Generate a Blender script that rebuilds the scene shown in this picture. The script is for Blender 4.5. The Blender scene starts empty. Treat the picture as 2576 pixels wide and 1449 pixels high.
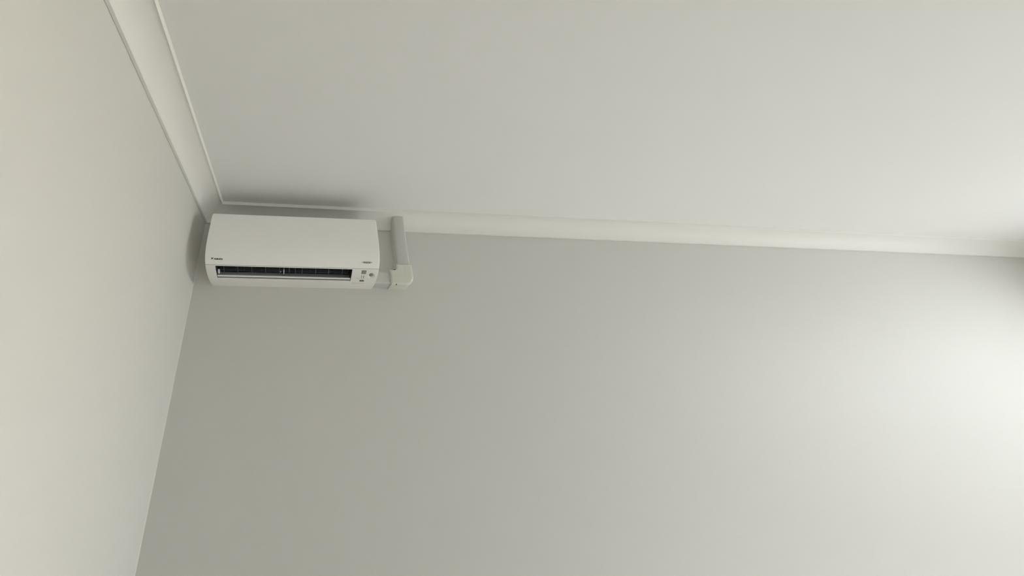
import bpy, bmesh, math, random
from mathutils import Vector, Matrix

# ------------------------------------------------------------------ scene, camera, light, exposure
sc = bpy.context.scene
COL = sc.collection
R_ = math.radians
H = 2.55            # ceiling height; the back wall is y = 0, the left wall x = 0
W = 5.45            # room width to the window wall
D = 6.50            # room depth behind the camera

cam_d = bpy.data.cameras.new('camera')
cam = bpy.data.objects.new('camera', cam_d); COL.objects.link(cam); sc.camera = cam
YAW, PITCH, ROLL = 0.0924, 0.5005, -0.0042
FPX, PX, PY = 824.63, 821.13, 592.29
fwd = Vector((math.sin(YAW)*math.cos(PITCH), math.cos(YAW)*math.cos(PITCH), math.sin(PITCH)))
rgt = Vector((math.cos(YAW), -math.sin(YAW), 0)); up = rgt.cross(fwd)
r2 = math.cos(ROLL)*rgt + math.sin(ROLL)*up; u2 = -math.sin(ROLL)*rgt + math.cos(ROLL)*up
m3 = Matrix((r2, u2, -fwd)).transposed()
cam.matrix_world = Matrix.Translation((0.5085, -1.5732, H-0.9904)) @ m3.to_4x4()
cam_d.sensor_fit = 'HORIZONTAL'; cam_d.sensor_width = 36.0
cam_d.lens = 36.0*FPX/2576.0
cam_d.shift_x = (1288.0-PX)/2576.0        # the photograph is an off-centre crop of a wide picture
cam_d.shift_y = (PY-724.5)/2576.0
cam_d.clip_start = 0.02

sc.view_settings.view_transform = 'Standard'; sc.view_settings.look = 'None'
sc.view_settings.gamma = 1.0; sc.view_settings.use_curve_mapping = False
sc.view_settings.exposure = -0.05
sc.cycles.max_bounces = 14; sc.cycles.diffuse_bounces = 10
sc.cycles.use_denoising = True
sc.cycles.sample_clamp_indirect = 4.0

world = bpy.data.worlds.new('sky'); sc.world = world; world.use_nodes = True
world.node_tree.nodes['Background'].inputs[0].default_value = (0.80, 0.90, 1.0, 1)
world.node_tree.nodes['Background'].inputs[1].default_value = 1.0

def area(name, loc, aim, sx, sy, power, col, spread=180):
    l = bpy.data.lights.new(name, 'AREA'); l.shape = 'RECTANGLE'; l.size = sx; l.size_y = sy
    l.energy = power; l.color = col; l.spread = R_(spread)
    o = bpy.data.objects.new(name, l); COL.objects.link(o); o.location = loc
    o.rotation_euler = (Vector(aim)-Vector(loc)).to_track_quat('-Z', 'Y').to_euler()
    return o
# window openings: right wall (y0, y1, z0, z1) and the wall behind the camera (x0, x1, z0, z1)
WR = (-2.05, -0.60, 0.95, 2.15)
WF = (1.3, 3.9, 0.60, 2.10)
YM = (WR[0]+WR[1])/2
area('daylight_window', (W+0.30, YM, 1.60), (0, YM, 1.60), 1.9, 1.6, 58, (0.99, 0.955, 1.0))
area('sky_glow_window', (W+0.45, YM, 2.25), (W-1, YM, 1.25), 1.9, 1.2, 150, (1.0, 0.965, 0.95))
area('fill_beam_left', (W+0.30, -1.5, 1.75), (0, -1.9, 1.65), 1.2, 1.0, 7.0, (1.0, 0.84, 0.62), 40)  # added narrow lamp that brightens the left wall away from the corner
area('fill_beam_left_low', (W+0.30, -1.5, 1.75), (0, -1.4, 1.0), 1.2, 1.0, 3.5, (0.97, 0.92, 1.0), 25)  # second added narrow lamp, lifts the lower left wall
area('fill_beam_back', (W+0.30, -1.8, 1.6), (2.0, 0, 0.75), 1.2, 1.0, 3.0, (0.97, 0.96, 1.0), 45)  # added lamp aimed across the room to lift the lower back wall
area('daylight_behind', ((WF[0]+WF[1])/2, -D-0.30, 1.35), ((WF[0]+WF[1])/2, 0, 1.35), 2.8, 1.7, 18, (1.0, 0.93, 0.93))
sun_d = bpy.data.lights.new('sun', 'SUN'); sun_d.energy = 23.0; sun_d.color = (0.90, 0.91, 1.0); sun_d.angle = 0.01
sun = bpy.data.objects.new('sun', sun_d); COL.objects.link(sun)      # through the right window onto the floor
sun.rotation_euler = (-Vector((math.cos(R_(27))*math.cos(R_(-13)), math.cos(R_(27))*math.sin(R_(-13)), math.sin(R_(27))))).to_track_quat('-Z', 'Y').to_euler()

# ------------------------------------------------------------------ helpers
def tag(o, label=None, cat=None, group=None, kind=None):
    if label: o['label'] = label
    if cat: o['category'] = cat
    if group: o['group'] = group
    if kind: o['kind'] = kind
    return o

def link(name, me, mat, parent=None, smooth=False):
    o = bpy.data.objects.new(name, me); COL.objects.link(o)
    if mat: me.materials.append(mat)
    if parent: o.parent = parent
    if smooth:
        for p in me.polygons: p.use_smooth = True
    return o

def from_bm(name, bm, mat, parent=None, smooth=False, angle=None):
    me = bpy.data.meshes.new(name)
    bmesh.ops.recalc_face_normals(bm, faces=bm.faces)
    if angle:
        for e in bm.edges:
            e.smooth = not (len(e.link_faces) == 2 and e.calc_face_angle(0) > R_(angle))
        for f in bm.faces: f.smooth = True
    bm.to_mesh(me); bm.free()
    return link(name, me, mat, parent, smooth)

def bbox_bm(bm, x0, x1, y0, y1, z0, z1):
    v = [bm.verts.new((x, y, z)) for z in (z0, z1) for y in (y0, y1) for x in (x0, x1)]
    for f in ((0,2,3,1),(4,5,7,6),(0,1,5,4),(2,6,7,3),(0,4,6,2),(1,3,7,5)):
        bm.faces.new([v[i] for i in f])
    return v

def mat(name, col, rough=0.5, spec=0.5, bump=0.0, bscale=400.0, var=0.0, vscale=3.0, coat=0.0, metal=0.0, alpha=None):
    m = bpy.data.materials.new(name); m.use_nodes = True
    nt = m.node_tree; b = nt.nodes['Principled BSDF']
    b.inputs['Base Color'].default_value = (*col, 1); b.inputs['Roughness'].default_value = rough
    b.inputs['Specular IOR Level'].default_value = spec; b.inputs['Metallic'].default_value = metal
    b.inputs['Coat Weight'].default_value = coat
    tc = nt.nodes.new('ShaderNodeTexCoord')
    if var:
        n = nt.nodes.new('ShaderNodeTexNoise'); n.inputs['Scale'].default_value = vscale; n.inputs['Detail'].default_value = 3
        mx = nt.nodes.new('ShaderNodeMix'); mx.data_type = 'RGBA'
        mx.inputs['A'].default_value = (*[c*(1-var) for c in col], 1); mx.inputs['B'].default_value = (*[min(1, c*(1+var)) for c in col], 1)
        nt.links.new(tc.outputs['Object'], n.inputs['Vector']); nt.links.new(n.outputs['Fac'], mx.inputs['Factor'])
        nt.links.new(mx.outputs['Result'], b.inputs['Base Color'])
    if bump:
        n = nt.nodes.new('ShaderNodeTexNoise'); n.inputs['Scale'].default_value = bscale; n.inputs['Detail'].default_value = 2
        bp = nt.nodes.new('ShaderNodeBump'); bp.inputs['Strength'].default_value = bump; bp.inputs['Distance'].default_value = 0.001
        nt.links.new(tc.outputs['Object'], n.inputs['Vector']); nt.links.new(n.outputs['Fac'], bp.inputs['Height'])
        nt.links.new(bp.outputs['Normal'], b.inputs['Normal'])
    return m

M_wall = mat('wall_paint', (0.66, 0.65, 0.62), 0.6, 0.3, bump=0.15, bscale=350, var=0.006, vscale=2)
M_ceil = mat('ceiling_paint', (0.835, 0.83, 0.815), 0.8, 0.2, bump=0.08, bscale=300, var=0.005)
M_trim = mat('cornice_paint', (0.81, 0.80, 0.765), 0.6, 0.25, var=0.005)
M_caulk = mat('corner_filler', (0.86, 0.85, 0.80), 0.6, 0.3)
M_floor = mat('floor_boards', (0.62, 0.59, 0.54), 0.4, 0.4, var=0.08, vscale=6)
M_panel = mat('white_gloss_plastic', (0.93, 0.92, 0.895), 0.42, 0.75, var=0.004)
M_case = mat('white_satin_plastic', (0.83, 0.82, 0.78), 0.38, 0.45, var=0.004)
M_flap = mat('louver_plastic', (0.78, 0.78, 0.76), 0.3, 0.5)
M_scroll = mat('outlet_grey_plastic', (0.80, 0.81, 0.80), 0.35, 0.5)
M_dark = mat('outlet_dark_plastic', (0.022, 0.027, 0.036), 0.45, 0.4)
M_cheek = mat('outlet_cheek_plastic', (0.075, 0.085, 0.095), 0.4, 0.5)
M_line = mat('pale_grey_line', (0.42, 0.41, 0.38), 0.5, 0.3)
M_rod = mat('guard_grey', (0.13, 0.14, 0.155), 0.5, 0.4)
M_rodd = mat('fan_blade_dark', (0.05, 0.056, 0.07), 0.45, 0.4)
M_clip = mat('pale_clip_plastic', (0.72, 0.76, 0.77), 0.4, 0.4)
M_duct = mat('duct_grey_white_plastic', (0.58, 0.575, 0.55), 0.42, 0.4)
M_elbow = mat('elbow_cream_plastic', (0.69, 0.69, 0.615), 0.22, 0.5)
M_ink = mat('dark_print', (0.03, 0.03, 0.028), 0.5, 0.3)
M_inkg = mat('grey_print', (0.17, 0.17, 0.155), 0.5, 0.3)
M_disp = mat('display_smoke', (0.27, 0.29, 0.275), 0.2, 0.5)
M_dispf = mat('display_bezel', (0.12, 0.12, 0.11), 0.4, 0.4)
M_lens = mat('sensor_lens', (0.30, 0.30, 0.275), 0.25, 0.5)
M_slot_shade = mat('slot_painted_shade', (0.03, 0.03, 0.025), 0.6, 0.2)  # near-black colour stands in for shade inside the clip slots
M_frame = mat('window_frame_white', (0.8, 0.8, 0.78), 0.35, 0.5)

def glass_mat():
    m = bpy.data.materials.new('window_glass'); m.use_nodes = True; nt = m.node_tree; nt.nodes.clear()
    o = nt.nodes.new('ShaderNodeOutputMaterial'); t = nt.nodes.new('ShaderNodeBsdfTransparent')
    t.inputs[0].default_value = (0.95, 0.98, 0.97, 1)
    g = nt.nodes.new('ShaderNodeBsdfGlossy'); g.inputs['Roughness'].default_value = 0.02
    mx = nt.nodes.new('ShaderNodeMixShader'); mx.inputs[0].default_value = 0.06
    nt.links.new(t.outputs[0], mx.inputs[1]); nt.links.new(g.outputs[0], mx.inputs[2]); nt.links.new(mx.outputs[0], o.inputs[0])
    return m
M_glass = glass_mat()

# ------------------------------------------------------------------ the room shell
T = 0.18
def box_obj(name, x0, x1, y0, y1, z0, z1, m, **k):
    bm = bmesh.new(); bbox_bm(bm, x0, x1, y0, y1, z0, z1)
    return tag(from_bm(name, bm, m), **k)
S = dict(kind='structure')
box_obj('floor', -T, W+T, -D-T, T, -0.15, 0, M_floor, label='floor of light brown boards', **S)
box_obj('ceiling', -T, W+T, -D-T, T, H, H+0.15, M_ceil, label='plain white painted ceiling above the air conditioner', **S)
box_obj('wall_back', 0, W, 0, T, 0, H, M_wall, label='off-white painted wall that carries the air conditioner', **S)
box_obj('wall_left', -T, 0, -D, T, 0, H, M_wall, label='off-white painted wall left of the air conditioner', **S)

def wall_with_hole(name, axis, pos0, pos1, a0, a1, hole, label):
    bm = bmesh.new(); h0, h1, z0, z1 = hole
    for (p, q, r, s) in ((a0, h0, 0, H), (h1, a1, 0, H), (h0, h1, 0, z0), (h0, h1, z1, H)):
        if axis == 'x': bbox_bm(bm, pos0, pos1, p, q, r, s)
        else: bbox_bm(bm, p, q, pos0, pos1, r, s)
    return tag(from_bm(name, bm, M_wall), label=label, **S)
wall_with_hole('wall_right', 'x', W, W+T, -D, T, WR, 'off-white painted wall with a window, opposite the left wall')
wall_with_hole('wall_front', 'y', -D-T, -D, -T, W+T, WF, 'off-white painted wall behind the viewer')

def window(name, axis, pos, hole, label):
    h0, h1, z0, z1 = hole; f = 0.05; t = 0.05
    bm = bmesh.new(); mid = (h0+h1)/2
    for (p, q, r, s) in ((h0, h0+f, z0, z1), (h1-f, h1, z0, z1), (h0+f, h1-f, z0, z0+f), (h0+f, h1-f, z1-f, z1), (mid-f/2, mid+f/2, z0+f, z1-f)):
        if axis == 'x': bbox_bm(bm, pos, pos+t, p, q, r, s)
        else: bbox_bm(bm, p, q, pos, pos+t, r, s)
    w = tag(from_bm(name, bm, M_frame), label=label, **S)
    bm = bmesh.new()
    if axis == 'x': bbox_bm(bm, pos+0.02, pos+0.026, h0+f*.5, h1-f*.5, z0+f*.5, z1-f*.5)
    else: bbox_bm(bm, h0+f*.5, h1-f*.5, pos+0.02, pos+0.026, z0+f*.5, z1-f*.5)
    from_bm('pane', bm, M_glass, w)
window('window_1', 'x', W+0.10, WR, 'white framed window in the right wall')
window('window_2', 'y', -D-0.15, WF, 'white framed window in the wall behind the viewer')

# cornice: profile as (distance from wall, height below ceiling), swept along each wall with mitred ends
def cornice_profile():
    d, t, a, h, w = 0.0841, 0.0126, 0.0945, 0.0140, 0.0036
    p = [(0, -d+0.005), (0.0011, -d+0.005), (0.0012, -d), (t-0.001, -d), (t, -d+0.001), (t+0.0005, -d+0.004)]
    n = 14
    for i in range(n+1):                       # concave cove
        u = i/n
        x0, z0 = t+0.0005, -d+0.004; x1, z1 = a, -h
        cx, cz = x0+0.012, z1-0.010            # control point pulls the curve into the corner
        p.append(((1-u)**2*x0+2*u*(1-u)*cx+u*u*x1, (1-u)**2*z0+2*u*(1-u)*cz+u*u*z1))
    p += [(a+0.0003, -h-0.0030), (a+w*0.5, -h-0.0030), (a+w, -h+0.001), (a+w+0.0006, -0.0004), (a+w+0.0006, 0.0), (0, 0)]
    return p
CP = cornice_profile()
def cornice(name, fn, label):
    # fn(dist, z, end) -> point on the mitre plane at this end
    bm = bmesh.new(); n = len(CP)
    A = [bm.verts.new(fn(x, H+z, 0)) for x, z in CP]; B = [bm.verts.new(fn(x, H+z, 1)) for x, z in CP]
    for i in range(n):
        j = (i+1) % n; bm.faces.new((A[i], A[j], B[j], B[i]))
    bm.faces.new(A); bm.faces.new(B[::-1])
    return tag(from_bm(name, bm, M_trim, angle=28), label=label, **S)
cornice('trim_1', lambda d, z, e: (d, -d if e == 0 else -D+d, z), 'white coved cornice between left wall and ceiling')
cornice('trim_2', lambda d, z, e: (d if e == 0 else W-d, -d, z), 'white coved cornice running along the back wall behind the pipe cover')
cornice('trim_3', lambda d, z, e: (W-d, -d if e == 0 else -D+d, z), 'white coved cornice above the window in the right wall')
cornice('trim_4', lambda d, z, e: (d if e == 0 else W-d, -D+d, z), 'white coved cornice on the wall behind the viewer')

# slightly uneven filler line down the corner of the two walls
bm = bmesh.new(); rnd = random.Random(4); zs = [i*0.03 for i in range(int((H-0.0842)/0.03)+1)]+[H-0.0842]
prev = None
for z in zs:
    w_ = 0.0020+0.0005*rnd.uniform(-1, 1)
    ring = [bm.verts.new(v) for v in ((0, -w_, z), (0.0011, -w_*0.8, z), (0.0014, -0.0012, z), (0.0008, 0, z))]
    if prev:
        for i in range(3): bm.faces.new((prev[i], prev[i+1], ring[i+1], ring[i]))
    prev = ring
tag(from_bm('trim_5', bm, M_caulk, smooth=True), label='thin pale filler line in the corner between left and back wall', **S)

# baseboards (below the picture)
box_obj('baseboard_back', 0.0, W, -0.014, 0, 0, 0.09, M_trim, label='white baseboard along the back wall', **S)
box_obj('baseboard_left', 0, 0.014, -D, -0.014, 0, 0.09, M_trim, label='white baseboard along the left wall', **S)

# ------------------------------------------------------------------ air conditioner
ZB = 0.433
ac = bpy.data.objects.new('air_conditioner', None); COL.objects.link(ac)
ac.location = (0.0906, 0, H-ZB); ac.rotation_euler = (0, -0.006, 0); ac.empty_display_size = 0.1
tag(ac, 'white wall-mounted split air conditioner under the ceiling in the left corner', 'air conditioner')
AW = 0.795
PROF = [(-.196,-.1405),(-.202,-.143),(-.2065,-.18),(-.2105,-.22),(-.2145,-.26),(-.2155,-.285),(-.214,-.32),(-.2085,-.347),(-.195,-.377),(-.175,-.396),(-.150,-.411),(-.12,-.4215),(-.09,-.4285),(-.06,-.4315),(0,-.433)]
AL = [0]
for a, b in zip(PROF, PROF[1:]): AL.append(AL[-1]+math.dist(a, b))
def P2(s):
    s = max(0, min(AL[-1]-1e-9, s))
    i = 0
    while AL[i+1] <= s: i += 1
    h = AL[i+1]-AL[i]; u = (s-AL[i])/h
    def tan(k):
        if k <= 1: k0, k1 = k, k+1
        elif k >= len(PROF)-1: k0, k1 = k-1, k
        else: k0, k1 = k-1, k+1
        return [(PROF[k1][j]-PROF[k0][j])/(AL[k1]-AL[k0]) for j in (0, 1)]
    t0, t1 = tan(i), tan(i+1)
    h00 = 2*u**3-3*u**2+1; h10 = u**3-2*u*u+u; h01 = -2*u**3+3*u*u; h11 = u**3-u*u
    return [h00*PROF[i][j]+h10*h*t0[j]+h01*PROF[i+1][j]+h11*h*t1[j] for j in (0, 1)]
def SF(x, s, off=0.0):
    """point on the front skin of the unit: x across, s down along the skin, off outwards"""
    y, z = P2(s); a = P2(max(0, s-0.002)); b = P2(min(AL[-1]-1e-6, s+0.002))
    ty, tz = b[0]-a[0], b[1]-a[1]; l = math.hypot(ty, tz) or 1
    ny, nz = tz/l, -ty/l                    # outward (towards the room, down)
    return Vector((x, y+ny*off, z+nz*off+ZB))
SEAM0, SEAM1 = 0.2722, 0.2742
SEND = AL[-1]

def lin(a, b, n): return [a+(b-a)*i/n for i in range(n+1)]
def sheet(bm, rows, close=False):
    for r0, r1 in zip(rows, rows[1:]):
        for i in range(len(r0)-1):
            bm.faces.new((r0[i], r0[i+1], r1[i+1], r1[i]))

# front panel: rounded top corners, softened rim, own thickness
def front_panel():
    bm = bmesh.new(); r = 0.009; s0, s1 = 0.0045, SEAM0
    ss = [s0, s0+0.0012, s0+0.003, s0+0.006, s0+0.009]+lin(s0+0.015, s1-0.003, 34)+[s1-0.0012, s1]
    cols = [0, 0.0015, 0.004]+lin(0.02, 0.98, 24)
    def inset(s):
        q = s-s0
        return 0 if q >= r else r-math.sqrt(max(0, r*r-(r-q)**2))
    us = [0, 0.0012, 0.003]+lin(0.01, AW-0.01, 30)+[AW-0.003, AW-0.0012, AW]
    rows = []; back = []
    for s in ss:
        ins = inset(s); k = (AW-2*ins)/AW
        row = []; bk = []
        for u in us:
            e = min(u, AW-u, s-s0, s1-s)
            off = -0.0014 if e <= 0 else (-0.0003 if e < 0.002 else 0)
            row.append(bm.verts.new(SF(ins+u*k, s, off))); bk.append(bm.verts.new(SF(ins+u*k, s, -0.0075)))
        rows.append(row); back.append(bk)
    sheet(bm, rows); sheet(bm, back)
    n = len(us)
    for a, b in ((rows[0], back[0]), (rows[-1], back[-1])):
        for i in range(n-1): bm.faces.new((a[i], a[i+1], b[i+1], b[i]))
    for k in (0, n-1):
        for i in range(len(ss)-1): bm.faces.new((rows[i][k], rows[i+1][k], back[i+1][k], back[i][k]))
    return from_bm('front_panel', bm, M_panel, ac, angle=45)
panel = front_panel()

# casing: lower skin with the outlet opening and the sensor dish, sides, top, back
OX0, OX1, OS0, OS1 = 0.0432, 0.6700, 0.2778, 0.3645
EYE = (0.7647, 0.3144)
def casing():
    bm = bmesh.new()
    xs = sorted(set([0, 0.0012, 0.003, 0.02, OX0-0.0012, OX0]+lin(OX0+0.02, OX1-0.02, 16)+[OX1, OX1+0.0012, 0.69, 0.71, 0.73]+lin(0.7395, 0.789, 33)+[0.792, AW-0.0012, AW]))
    ss = sorted(set([SEAM1, SEAM1+0.001, OS0-0.0008, OS0]+lin(0.2845, 0.3425, 36)+[0.352, OS1, OS1+0.0008, 0.3695, 0.3705, 0.38, 0.39, 0.40, 0.41, 0.42, 0.43, 0.44, SEND]))
    def off(x, s):
        o = 0.0
        e = min(x, AW-x, s-SEAM1)
        if e <= 0: o = -0.0014
        elif e < 0.0018: o = -0.0003
        d = math.hypot(x-EYE[0], (s-EYE[1])*0.92)
        if d < 0.0185:
            u = d/0.0185; o -= 0.0070*(0.5+0.5*math.cos(math.pi*min(1, max(0, (u-0.50)/0.46))))
        if OX0-0.001 < x < OX1+0.001 and OS1 < s < 0.370: o -= 0.0016
        return o
    grid = [[bm.verts.new(SF(x, s, off(x, s))) for x in xs] for s in ss]
    i0 = xs.index(OX0); i1 = xs.index(OX1); j0 = ss.index(OS0); j1 = ss.index(OS1)
    for j in range(len(ss)-1):
        for i in range(len(xs)-1):
            if i0 <= i < i1 and j0 <= j < j1: continue
            bm.faces.new((grid[j][i], grid[j][i+1], grid[j+1][i+1], grid[j+1][i]))
    # reveal of the opening, 5 mm deep
    ring = [grid[j0][i] for i in range(i0, i1)]+[grid[j][i1] for j in range(j0, j1)]+[grid[j1][i] for i in range(i1, i0, -1)]+[grid[j][i0] for j in range(j1, j0, -1)]
    co = [(xs[i], ss[j0]) for i in range(i0, i1)]+[(xs[i1], ss[j]) for j in range(j0, j1)]+[(xs[i], ss[j1]) for i in range(i1, i0, -1)]+[(xs[i0], ss[j]) for j in range(j1, j0, -1)]
    inner = [bm.verts.new(SF(x, s, -0.004)) for x, s in co]
    for k in range(len(ring)):
        l = (k+1) % len(ring); bm.faces.new((ring[k], ring[l], inner[l], inner[k]))
    # sides, top, back and the skin behind the front panel
    back_s = [0.0045]+lin(0.012, SEAM1-0.002, 24)+[SEAM1-0.0002]
    def section(x):
        pts = [Vector((x, 0, -0.1400+ZB)), Vector((x, -0.14, -0.1385+ZB)), Vector((x, -0.188, -0.1395+ZB))]
        pts += [SF(x, s, -0.0082) for s in back_s]
        pts += [SF(x, s, -0.0014 if s > SEAM1 else -0.0014) for s in ss]
        return pts
    A = [bm.verts.new(v) for v in section(0)]; B = [bm.verts.new(v) for v in section(AW)]
    nb = 3+len(back_s)
    for i in range(nb-1): bm.faces.new((A[i], A[i+1], B[i+1], B[i]))
    bm.faces.new((A[nb-1], A[nb], B[nb], B[nb-1]))
    bm.faces.new((A[-1], A[0], B[0], B[-1]))
    for sec in (A, B):                       # side walls as fans about a centre point
        c = bm.verts.new((sec[0].co.x, -0.10, -0.27+ZB))
        for i in range(len(sec)): bm.faces.new((c, sec[i], sec[(i+1) % len(sec)]))
    bmesh.ops.remove_doubles(bm, verts=bm.verts, dist=0.00005)
    return from_bm('casing', bm, M_case, ac, angle=40)
case = casing()

def extrude_section(name, pts, x0, x1, m, parent, closed=False, caps=True, angle=35, nx=1):
    bm = bmesh.new(); rows = []
    for x in lin(x0, x1, nx): rows.append([bm.verts.new((x, y, z+ZB)) for y, z in pts])
    n = len(pts)
    for A, B in zip(rows, rows[1:]):
        for i in range(n if closed else n-1):
            j = (i+1) % n; bm.faces.new((A[i], A[j], B[j], B[i]))
    if caps and closed: bm.faces.new(rows[0]); bm.faces.new(rows[-1][::-1])
    return from_bm(name, bm, m, parent, angle=angle)
def sp(s, off): v = SF(0, s, off); return (v.y, v.z-ZB)

# air outlet: dark throat above, grey scroll wall below
th = [sp(OS0, -0.0035), (-.158,-.372), (-.145,-.352), (-.112,-.330), (-.075,-.330), (-.050,-.350), (-.050,-.372), (-.058,-.379)]
throat = extrude_section('outlet_throat', th, OX0-0.002, OX1+0.002, M_dark, ac)
tag(throat, 'dark air outlet throat')
scr = [(-.058,-.379), (-.064,-.386), (-.072,-.397), (-.079,-.408), (-.084,-.418), sp(OS1, -0.0035)]
scroll = extrude_section('outlet_scroll', scr, OX0-0.002, OX1+0.002, M_scroll, ac)
tag(scroll, 'grey curved lower wall of the air outlet')
for x, nm in ((OX0-0.001, 'l'), (OX1+0.001, 'r')):
    bm = bmesh.new(); poly = th+scr[1:]
    vs = [bm.verts.new((x, y, z+ZB)) for y, z in poly]
    vs2 = [bm.verts.new((x+(-0.001 if nm == 'l' else 0.001), y, z+ZB)) for y, z in poly]
    bm.faces.new(vs); bm.faces.new(vs2[::-1])
    for i in range(len(vs)): bm.faces.new((vs[i], vs[(i+1) % len(vs)], vs2[(i+1) % len(vs)], vs2[i]))
    from_bm('outlet_end_cheek', bm, M_cheek, ac)

# cross-flow fan: many blades between discs
def fan():
    bm = bmesh.new(); cy, cz, r0, r1 = -.099, -.362, 0.020, 0.0290
    nb = 30; x0, x1 = OX0+0.006, OX1-0.012
    for k in range(nb):
        a = 2*math.pi*k/nb
        q = []
        for rr, da in ((r0, 0), (r1, 0.16), (r1, 0.20), (r0, 0.05)):
            q.append((cy+rr*math.cos(a+da), cz+rr*math.sin(a+da)))
        A = [bm.verts.new((x0, y, z+ZB)) for y, z in q]; B = [bm.verts.new((x1, y, z+ZB)) for y, z in q]
        for i in range(4): bm.faces.new((A[i], A[(i+1) % 4], B[(i+1) % 4], B[i]))
        bm.faces.new(A); bm.faces.new(B[::-1])
    for x in (x0, .122, .130, .163, .242, .279, .318, .376, .404, .474, .525, .588, x1):
        r = 0.0298; n = 28
        A = [bm.verts.new((x, cy+r*math.cos(2*math.pi*i/n), cz+r*math.sin(2*math.pi*i/n)+ZB)) for i in range(n)]
        B = [bm.verts.new((x+0.0016, v.co.y, v.co.z)) for v in A]
        bm.faces.new(A); bm.faces.new(B[::-1])
        for i in range(n): bm.faces.new((A[i], A[(i+1) % n], B[(i+1) % n], B[i]))
    return from_bm('fan', bm, M_rodd, ac)
tag(fan(), 'dark cross-flow fan with thin blades')

# vertical guard rods and horizontal guard wires in the mouth of the throat
def rod(bm, p, q, r, n=6):
    p, q = Vector(p), Vector(q); d = (q-p).normalized()
    a = d.orthogonal().normalized(); b = d.cross(a)
    A = [bm.verts.new(p+r*(math.cos(2*math.pi*i/n)*a+math.sin(2*math.pi*i/n)*b)) for i in range(n)]
    B = [bm.verts.new(q+r*(math.cos(2*math.pi*i/n)*a+math.sin(2*math.pi*i/n)*b)) for i in range(n)]
    for i in range(n): bm.faces.new((A[i], A[(i+1) % n], B[(i+1) % n], B[i]))
    bm.faces.new(A); bm.faces.new(B[::-1])
for x in (.076, .139, .203, .266, .330, .351, .376, .404, .436, .500, .561, .627):
    bm = bmesh.new(); w = 0.0011
    bbox_bm(bm, x-w, x+w, -.1465, -.1455, -.392+ZB, -.376+ZB)
    bm.clear()
    rod(bm, (x, -.154, -.378+ZB), (x, -.146, -.392+ZB), 0.0013)
    rod(bm, (x, -.146, -.392+ZB), (x, -.121, -.4070+ZB), 0.0013)
    from_bm('guard_rod', bm, M_rod, ac, smooth=True)
for (y, z) in ((-.1475, -.388), (-.139, -.3965), (-.130, -.4018), (-.122, -.4065)):
    bm = bmesh.new(); rod(bm, (OX0+0.012, y, z+ZB), (OX1-0.012, y, z+ZB), 0.00055)
    from_bm('guard_wire', bm, M_rodd, ac, smooth=True)

# louver flap along the lower half of the outlet
fl = [sp(.3372, -0.0022), sp(.3385, -0.0006), sp(.3410, 0.0002), sp(.3450, 0.0004), sp(.3485, -0.0002), sp(.3502, -0.0014),
      sp(.3496, -0.0026), sp(.3445, -0.0022), sp(.3400, -0.0028), sp(.3380, -0.0034)]
flap = extrude_section('louver_flap', fl, OX0+0.0035, OX1-0.0035, M_flap, ac, closed=True)
# white clips that hold the flap
bm = bmesh.new()
pts = [sp(.299, -0.020), sp(.3235, -0.006), sp(.3270, -0.011), sp(.3010, -0.0245)]
A = [bm.verts.new((.3490, y, z+ZB)) for y, z in pts]; B = [bm.verts.new((.3525, y, z+ZB)) for y, z in pts]
bm.faces.new(A); bm.faces.new(B[::-1])
for i in range(4): bm.faces.new((A[i], A[(i+1) % 4], B[(i+1) % 4], B[i]))
tag(from_bm('clip', bm, M_clip, flap), 'small white clip at the middle of the louver flap')
bm = bmesh.new()
pts = [sp(.3085, -0.0120), sp(.3180, -0.0060), sp(.3320, -0.0050), sp(.3335, -0.0120), sp(.3150, -0.0200)]
A = [bm.verts.new((.0500, y, z+ZB)) for y, z in pts]; B = [bm.verts.new((.0565, y, z+ZB)) for y, z in pts]
bm.faces.new(A); bm.faces.new(B[::-1])
for i in range(5): bm.faces.new((A[i], A[(i+1) % 5], B[(i+1) % 5], B[i]))
tag(from_bm('pivot', bm, M_clip, flap), 'pale pivot at the left end of the louver flap')
bm = bmesh.new(); rod(bm, SF(.336, .3140, -.013), SF(.336, .3180, -.013), 0.0020, 8)
from_bm('pivot', bm, M_clip, flap)
# drip lip under the slot
lip = [sp(.3592, -0.0020), sp(.3605, -0.0010), sp(.3648, -0.0010), sp(.3648, -0.0032), sp(.3600, -0.0034)]
extrude_section('lower_lip', lip, OX0+0.0008, OX1-0.0008, M_flap, ac, closed=True)

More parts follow.
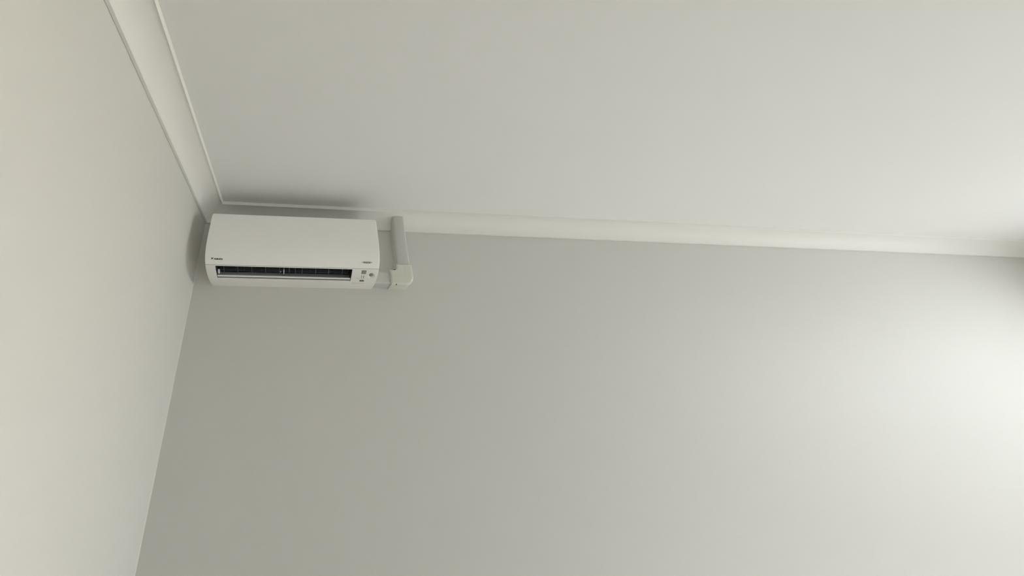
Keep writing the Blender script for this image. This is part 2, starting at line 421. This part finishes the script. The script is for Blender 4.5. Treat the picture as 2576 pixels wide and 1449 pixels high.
# marks that follow the curved skin
def conform(name, polys, m, parent, off=0.00035, th=0.0005, label=None, step=0.004):
    """polys: lists of (x, s) outlines; each becomes a thin raised piece on the skin"""
    bm = bmesh.new()
    for poly in polys:
        A = [bm.verts.new(SF(x, s, off+th*0.5)) for x, s in poly]; B = [bm.verts.new(SF(x, s, off-th)) for x, s in poly]
        bm.faces.new(A); bm.faces.new(B[::-1])
        for i in range(len(A)): bm.faces.new((A[i], A[(i+1) % len(A)], B[(i+1) % len(A)], B[i]))
    bmesh.ops.triangulate(bm, faces=bm.faces)
    o = from_bm(name, bm, m, parent)
    if label: o['label'] = label
    return o
def rect(x0, x1, s0, s1): return [(x0, s0), (x1, s0), (x1, s1), (x0, s1)]
def text_on_skin(name, body, x0, x1, s0, s1, m, parent, bold=0.03, shear=0.0, label=None):
    cu = bpy.data.curves.new(name, 'FONT'); cu.body = body; cu.size = 1.0; cu.offset = bold; cu.shear = shear; cu.resolution_u = 3
    tmp = bpy.data.objects.new(name+'_tmp', cu); COL.objects.link(tmp)
    dg = bpy.context.evaluated_depsgraph_get(); dg.update()
    me = bpy.data.meshes.new_from_object(tmp.evaluated_get(dg))
    bpy.data.objects.remove(tmp); bpy.data.curves.remove(cu)
    me.materials.clear()
    bm = bmesh.new(); bm.from_mesh(me); bpy.data.meshes.remove(me)
    r = bmesh.ops.extrude_face_region(bm, geom=bm.faces[:])
    top = {v for v in r['geom'] if isinstance(v, bmesh.types.BMVert)}
    xa = min(v.co.x for v in bm.verts); xb = max(v.co.x for v in bm.verts); ya = min(v.co.y for v in bm.verts); yb = max(v.co.y for v in bm.verts)
    for v in bm.verts:
        x = x0+(x1-x0)*(v.co.x-xa)/(xb-xa); s = s1-(s1-s0)*(v.co.y-ya)/(yb-ya)
        v.co = SF(x, s, 0.0006 if v in top else -0.0004)
    o = from_bm(name, bm, m, parent)
    if label: o['label'] = label
    return o
# maker's mark, lower left of the front panel: split flag and letters
fx, fs, fw, fh = 0.0287, 0.2385, 0.0118, 0.0092
conform('maker_flag', [[(fx, fs), (fx+.40*fw, fs), (fx+.52*fw, fs+.42*fh), (fx, fs+fh)],
                       [(fx+.48*fw, fs+.06*fh), (fx+fw, fs), (fx+.58*fw, fs+.38*fh)]], M_ink, panel, label='dark split flag mark')
text_on_skin('maker_lettering', 'AIKIN', 0.0382, 0.0776, 0.2403, 0.2475, M_ink, panel, bold=0.045, shear=0.12, label='dark maker lettering')
# oval badge, lower right of the front panel
bx0, bx1, bs0, bs1 = .7113, .7595, .2360, .2452
def ell(k, n=40):
    out = []
    for i in range(n):
        a = 2*math.pi*i/n
        cx, cs = (bx0+bx1)/2, (bs0+bs1)/2
        out.append((cx+(bx1-bx0)/2*k*math.cos(a)*(1 if k == 1 else 1), cs+(bs1-bs0)/2*(k if k == 1 else 0.76)*math.sin(a)))
    return out
bm = bmesh.new(); E0, E1 = ell(1), ell(0.93)
a_ = [bm.verts.new(SF(x, s, .0006)) for x, s in E0]; b_ = [bm.verts.new(SF(x, s, .0006)) for x, s in E1]
c_ = [bm.verts.new(SF(x, s, -.0004)) for x, s in E0]; d_ = [bm.verts.new(SF(x, s, -.0004)) for x, s in E1]
for i in range(len(a_)):
    j = (i+1) % len(a_)
    for p, q in ((a_, b_), (b_, d_), (d_, c_), (c_, a_)): bm.faces.new((p[i], p[j], q[j], q[i]))
badge = tag(from_bm('badge', bm, M_inkg, panel), 'grey oval badge')
text_on_skin('badge_lettering', 'Inverter', .7185, .7535, .2372, .2440, M_inkg, panel, bold=0.03, shear=0.2, label='grey lettering inside the oval badge')

# control strip at the right of the outlet
disp = conform('display', [rect(.7147, .7369, .2822, .3025)], M_dispf, ac, off=0.0004, label='small dark framed display window')
conform('display_glass', [rect(.7165, .7352, .2850, .3003)], M_disp, disp, off=0.0009, label='grey display glass')
for (x, s, w, h) in ((.7189, .3181, .0036, .0044), (.7288, .3174, .0044, .0052), (.7186, .3258, .0036, .0048), (.7288, .3256, .0052, .0050)):
    poly = [(x+w/2*math.cos(2*math.pi*i/10), s+h/2*math.sin(2*math.pi*i/10)) for i in range(10)]
    conform('indicator_lamp', [poly], M_ink, ac, off=0.0005, label='tiny dark indicator lamp')
conform('print_line', [rect(.6954, .7113, .3364, .3380)], M_line, ac)
conform('printed_legend', [rect(x_, x_+w_, .3345, .3368) for x_, w_ in ((.7163, .0022), (.7192, .0030), (.7229, .0018), (.7262, .0034), (.7303, .0016), (.7326, .0020))], M_line, ac)
conform('printed_label', [rect(.7140, .7350, .3480, .3508), rect(.7140, .7345, .3518, .3545), rect(.7140, .7345, .3555, .3580), rect(.7140, .7370, .3590, .3615)], M_inkg, ac, label='small grey printed label of four lines')
conform('flap_seam', [rect(.6774, .7417, .3788, .3806)], M_line, ac, label='grey seam line under the printed label')
# sensor eye in its dish
bm = bmesh.new(); n = 32; rings = []
for rr, o in ((0.0098, -0.0076), (0.0098, -0.0046), (0.0088, -0.0038), (0.0080, -0.0041)):
    rings.append([bm.verts.new(SF(EYE[0]+rr*math.cos(2*math.pi*i/n), EYE[1]+rr*math.sin(2*math.pi*i/n)*1.05, o)) for i in range(n)])
for A, B in zip(rings, rings[1:]):
    for i in range(n): bm.faces.new((A[i], A[(i+1) % n], B[(i+1) % n], B[i]))
bm.faces.new(rings[-1])
eye = tag(from_bm('sensor', bm, M_lens, ac, angle=50), 'round grey motion sensor in a shallow dish')
bm = bmesh.new(); rings = []
for k in range(6):
    a = math.pi/2*k/5.5
    rings.append([bm.verts.new(SF(EYE[0]+0.0074*math.cos(a)*math.cos(2*math.pi*i/n), EYE[1]+0.0074*math.cos(a)*math.sin(2*math.pi*i/n), -0.0043+0.0034*math.sin(a))) for i in range(n)])
for A, B in zip(rings, rings[1:]):
    for i in range(n): bm.faces.new((A[i], A[(i+1) % n], B[(i+1) % n], B[i]))
bm.faces.new(rings[-1])
from_bm('sensor_lens', bm, M_disp, eye, smooth=True)
# open intake on top: dark filter behind pale slats
bm = bmesh.new(); bbox_bm(bm, 0.022, AW-0.022, -0.182, -0.018, -.1384+ZB, -.1376+ZB)
flt = tag(from_bm('intake_filter', bm, M_dark, ac), 'dark filter under the top intake')
for i in range(7):
    y = -0.04-0.020*i; bm = bmesh.new(); bbox_bm(bm, 0.022, AW-0.022, y-0.0015, y+0.0015, -.1380+ZB, -.1352+ZB)
    from_bm('intake_slat', bm, M_case, flt)

# ------------------------------------------------------------------ pipe cover: duct from the unit, elbow, duct up to the cornice
pc = bpy.data.objects.new('pipe_cover', None); COL.objects.link(pc); pc.location = (1.05, 0, H-0.427); pc.empty_display_size = 0.05
tag(pc, 'white plastic pipe cover with an elbow, right of the air conditioner', 'pipe cover')
PO = Vector(pc.location)
def duct_section(w, t, r, n=3):
    """half-closed section on the wall: (across, out) with rounded front corners"""
    p = [(0, 0), (0, t-r)]
    for i in range(1, n+1):
        a = math.pi/2*i/n; p.append((r-r*math.cos(a), t-r+r*math.sin(a)))
    for i in range(n+1):
        a = math.pi/2*i/n; p.append((w-r+r*math.sin(a), t-r+r*math.cos(a)))
    p += [(w, 0)]
    return p
SEC = duct_section(0.0662, 0.067, 0.0165)
def sweep_duct(name, f0, f1, label):
    bm = bmesh.new()
    A = [bm.verts.new(Vector(f0(u, v))-PO) for u, v in SEC]; B = [bm.verts.new(Vector(f1(u, v))-PO) for u, v in SEC]
    n = len(A)
    for i in range(n): bm.faces.new((A[i], A[(i+1) % n], B[(i+1) % n], B[i]))
    bm.faces.new(A); bm.faces.new(B[::-1])
    return tag(from_bm(name, bm, M_duct, pc, angle=20), label)
vd = sweep_duct('vertical_duct', lambda u, v: (1.0159+u, -v, H-0.345), lambda u, v: (1.0159+u, -v, H-0.0235), 'upright grey-white duct reaching into the cornice')
hd = sweep_duct('horizontal_duct', lambda u, v: (0.8868, -v, H-0.4195+u), lambda u, v: (0.985, -v, H-0.4195+u), 'short level duct coming out of the unit')
# snap-on cover seam on both sides of the ducts
for dct, horizontal in ((vd, False), (hd, True)):
    for e in (-0.0004, 0.0662-0.0002):
        bm = bmesh.new()
        if not horizontal: bbox_bm(bm, 1.0159+e-PO.x, 1.0159+e+0.0006-PO.x, -0.0215, -0.0205, -0.312+H-PO.z, -0.09+H-PO.z)
        else: bbox_bm(bm, 0.888-PO.x, 0.970-PO.x, -0.0215, -0.0205, H-0.4195+e-PO.z, H-0.4195+e+0.0006-PO.z)
        from_bm('cover_seam', bm, M_duct, dct)

# elbow: L-shaped hollow cover with rounded outer corner, rims and raised rib
def arc(cx, cz, r, a0, a1, n):
    return [(cx+r*math.cos(R_(a0+(a1-a0)*i/n)), cz+r*math.sin(R_(a0+(a1-a0)*i/n))) for i in range(n+1)]
out = [(0.9700, -0.3455), (0.9700, -0.4265)]+arc(1.0440, -0.3825, 0.0440, -90, 0, 12)+[(1.0880, -0.3330), (1.0858, -0.3125), (1.0072, -0.3125)]+arc(0.9950, -0.3333, 0.0122, 0, -90, 6)
def inset_poly(poly, d):
    n = len(poly); res = []
    for i in range(n):
        p0, p1, p2 = Vector(poly[i-1]), Vector(poly[i]), Vector(poly[(i+1) % n])
        e1 = (p1-p0).normalized(); e2 = (p2-p1).normalized()
        n1 = Vector((-e1.y, e1.x)); n2 = Vector((-e2.y, e2.x))
        m = (n1+n2); m = m/max(0.5, m.length_squared/2) if m.length > 1e-6 else n1
        res.append(tuple(p1+m*d))
    return res
# drop duplicate neighbours
cl = []
for p in out:
    if not cl or math.dist(cl[-1], p) > 0.0008: cl.append(p)
out = cl
def elbow():
    bm = bmesh.new(); rings = []; T_ = 0.0755; r = 0.0145; n = 7
    lv = [(0, 0), (0, T_-r)]+[(r-r*math.cos(math.pi/2*i/n), T_-r+r*math.sin(math.pi/2*i/n)) for i in range(1, n+1)]
    for ins, dep in lv:
        P = inset_poly(out, ins*0.80)
        rings.append([bm.verts.new(Vector((x, -dep, H+z))-PO) for x, z in P])
    for A, B in zip(rings, rings[1:]):
        for i in range(len(A)): bm.faces.new((A[i], A[(i+1) % len(A)], B[(i+1) % len(A)], B[i]))
    bm.faces.new(rings[-1])
    bm.faces.new(rings[0][::-1])
    return tag(from_bm('elbow', bm, M_elbow, pc, angle=32), 'glossy cream elbow cover joining the two ducts')
el = elbow()
def tube_path(bm, pts, r, n=6, flat=1.0):
    rows = []
    for i, p in enumerate(pts):
        a = pts[max(0, i-1)]; b = pts[min(len(pts)-1, i+1)]; d = (Vector(b)-Vector(a)).normalized()
        s1 = d.orthogonal().normalized() if abs(d.y) > 0.99 else Vector((0, 1, 0)).cross(d).normalized(); s2 = d.cross(s1)
        rows.append([bm.verts.new(Vector(p)+r*(math.cos(2*math.pi*k/n)*s1+flat*math.sin(2*math.pi*k/n)*s2)) for k in range(n)])
    for A, B in zip(rows, rows[1:]):
        for k in range(n): bm.faces.new((A[k], A[(k+1) % n], B[(k+1) % n], B[k]))
    bm.faces.new(rows[0]); bm.faces.new(rows[-1][::-1])
# rims where the ducts enter
def rim(horizontal):
    bm = bmesh.new(); o = 0.0042
    sec = duct_section(0.0662+2*o, 0.067+o+0.001, 0.020, 8)
    if horizontal: pts = [Vector((0.9705, -v, H-0.4195-o+u))-PO for u, v in sec]
    else: pts = [Vector((1.0159-o+u, -v, H-0.3130))-PO for u, v in sec]
    tube_path(bm, pts, 0.0020, 8)
    return from_bm('rim', bm, M_elbow, el, smooth=True)
rim(True); rim(False)
# raised rib that follows the bend
bm = bmesh.new()
ribp = [(0.984, -0.3850), (1.030, -0.3850)]+arc(1.034, -0.3760, 0.0090, -90, 0, 6)[1:]+[(1.0430, -0.326)]
tube_path(bm, [Vector((x, -0.0752, H+z))-PO for x, z in ribp], 0.0011, 8, 0.6)
ribp = [(0.984, -0.4050), (1.034, -0.4050)]+arc(1.036, -0.3790, 0.0260, -90, 0, 8)[1:]+[(1.0620, -0.326)]
tube_path(bm, [Vector((x, -0.0752, H+z))-PO for x, z in ribp], 0.0009, 8, 0.6)
from_bm('raised_rib', bm, M_elbow, el, smooth=True)
# clip slots: dark blocks, the shade of the recesses put into their colour
for (x0, x1, y0, y1, z0, z1) in ((0.9905, 0.9985, -0.0700, -0.0600, -0.3462, -0.3440), (0.9935, 0.9965, -0.072, -0.064, -0.4275, -0.4190), (1.0872, 1.0886, -0.060, -0.052, -0.345, -0.336)):
    bm = bmesh.new(); bbox_bm(bm, x0-PO.x, x1-PO.x, y0, y1, H+z0-PO.z, H+z1-PO.z)
    tag(from_bm('clip_slot_shade', bm, M_slot_shade, el), 'small dark block coloured as the shade in a clip slot')
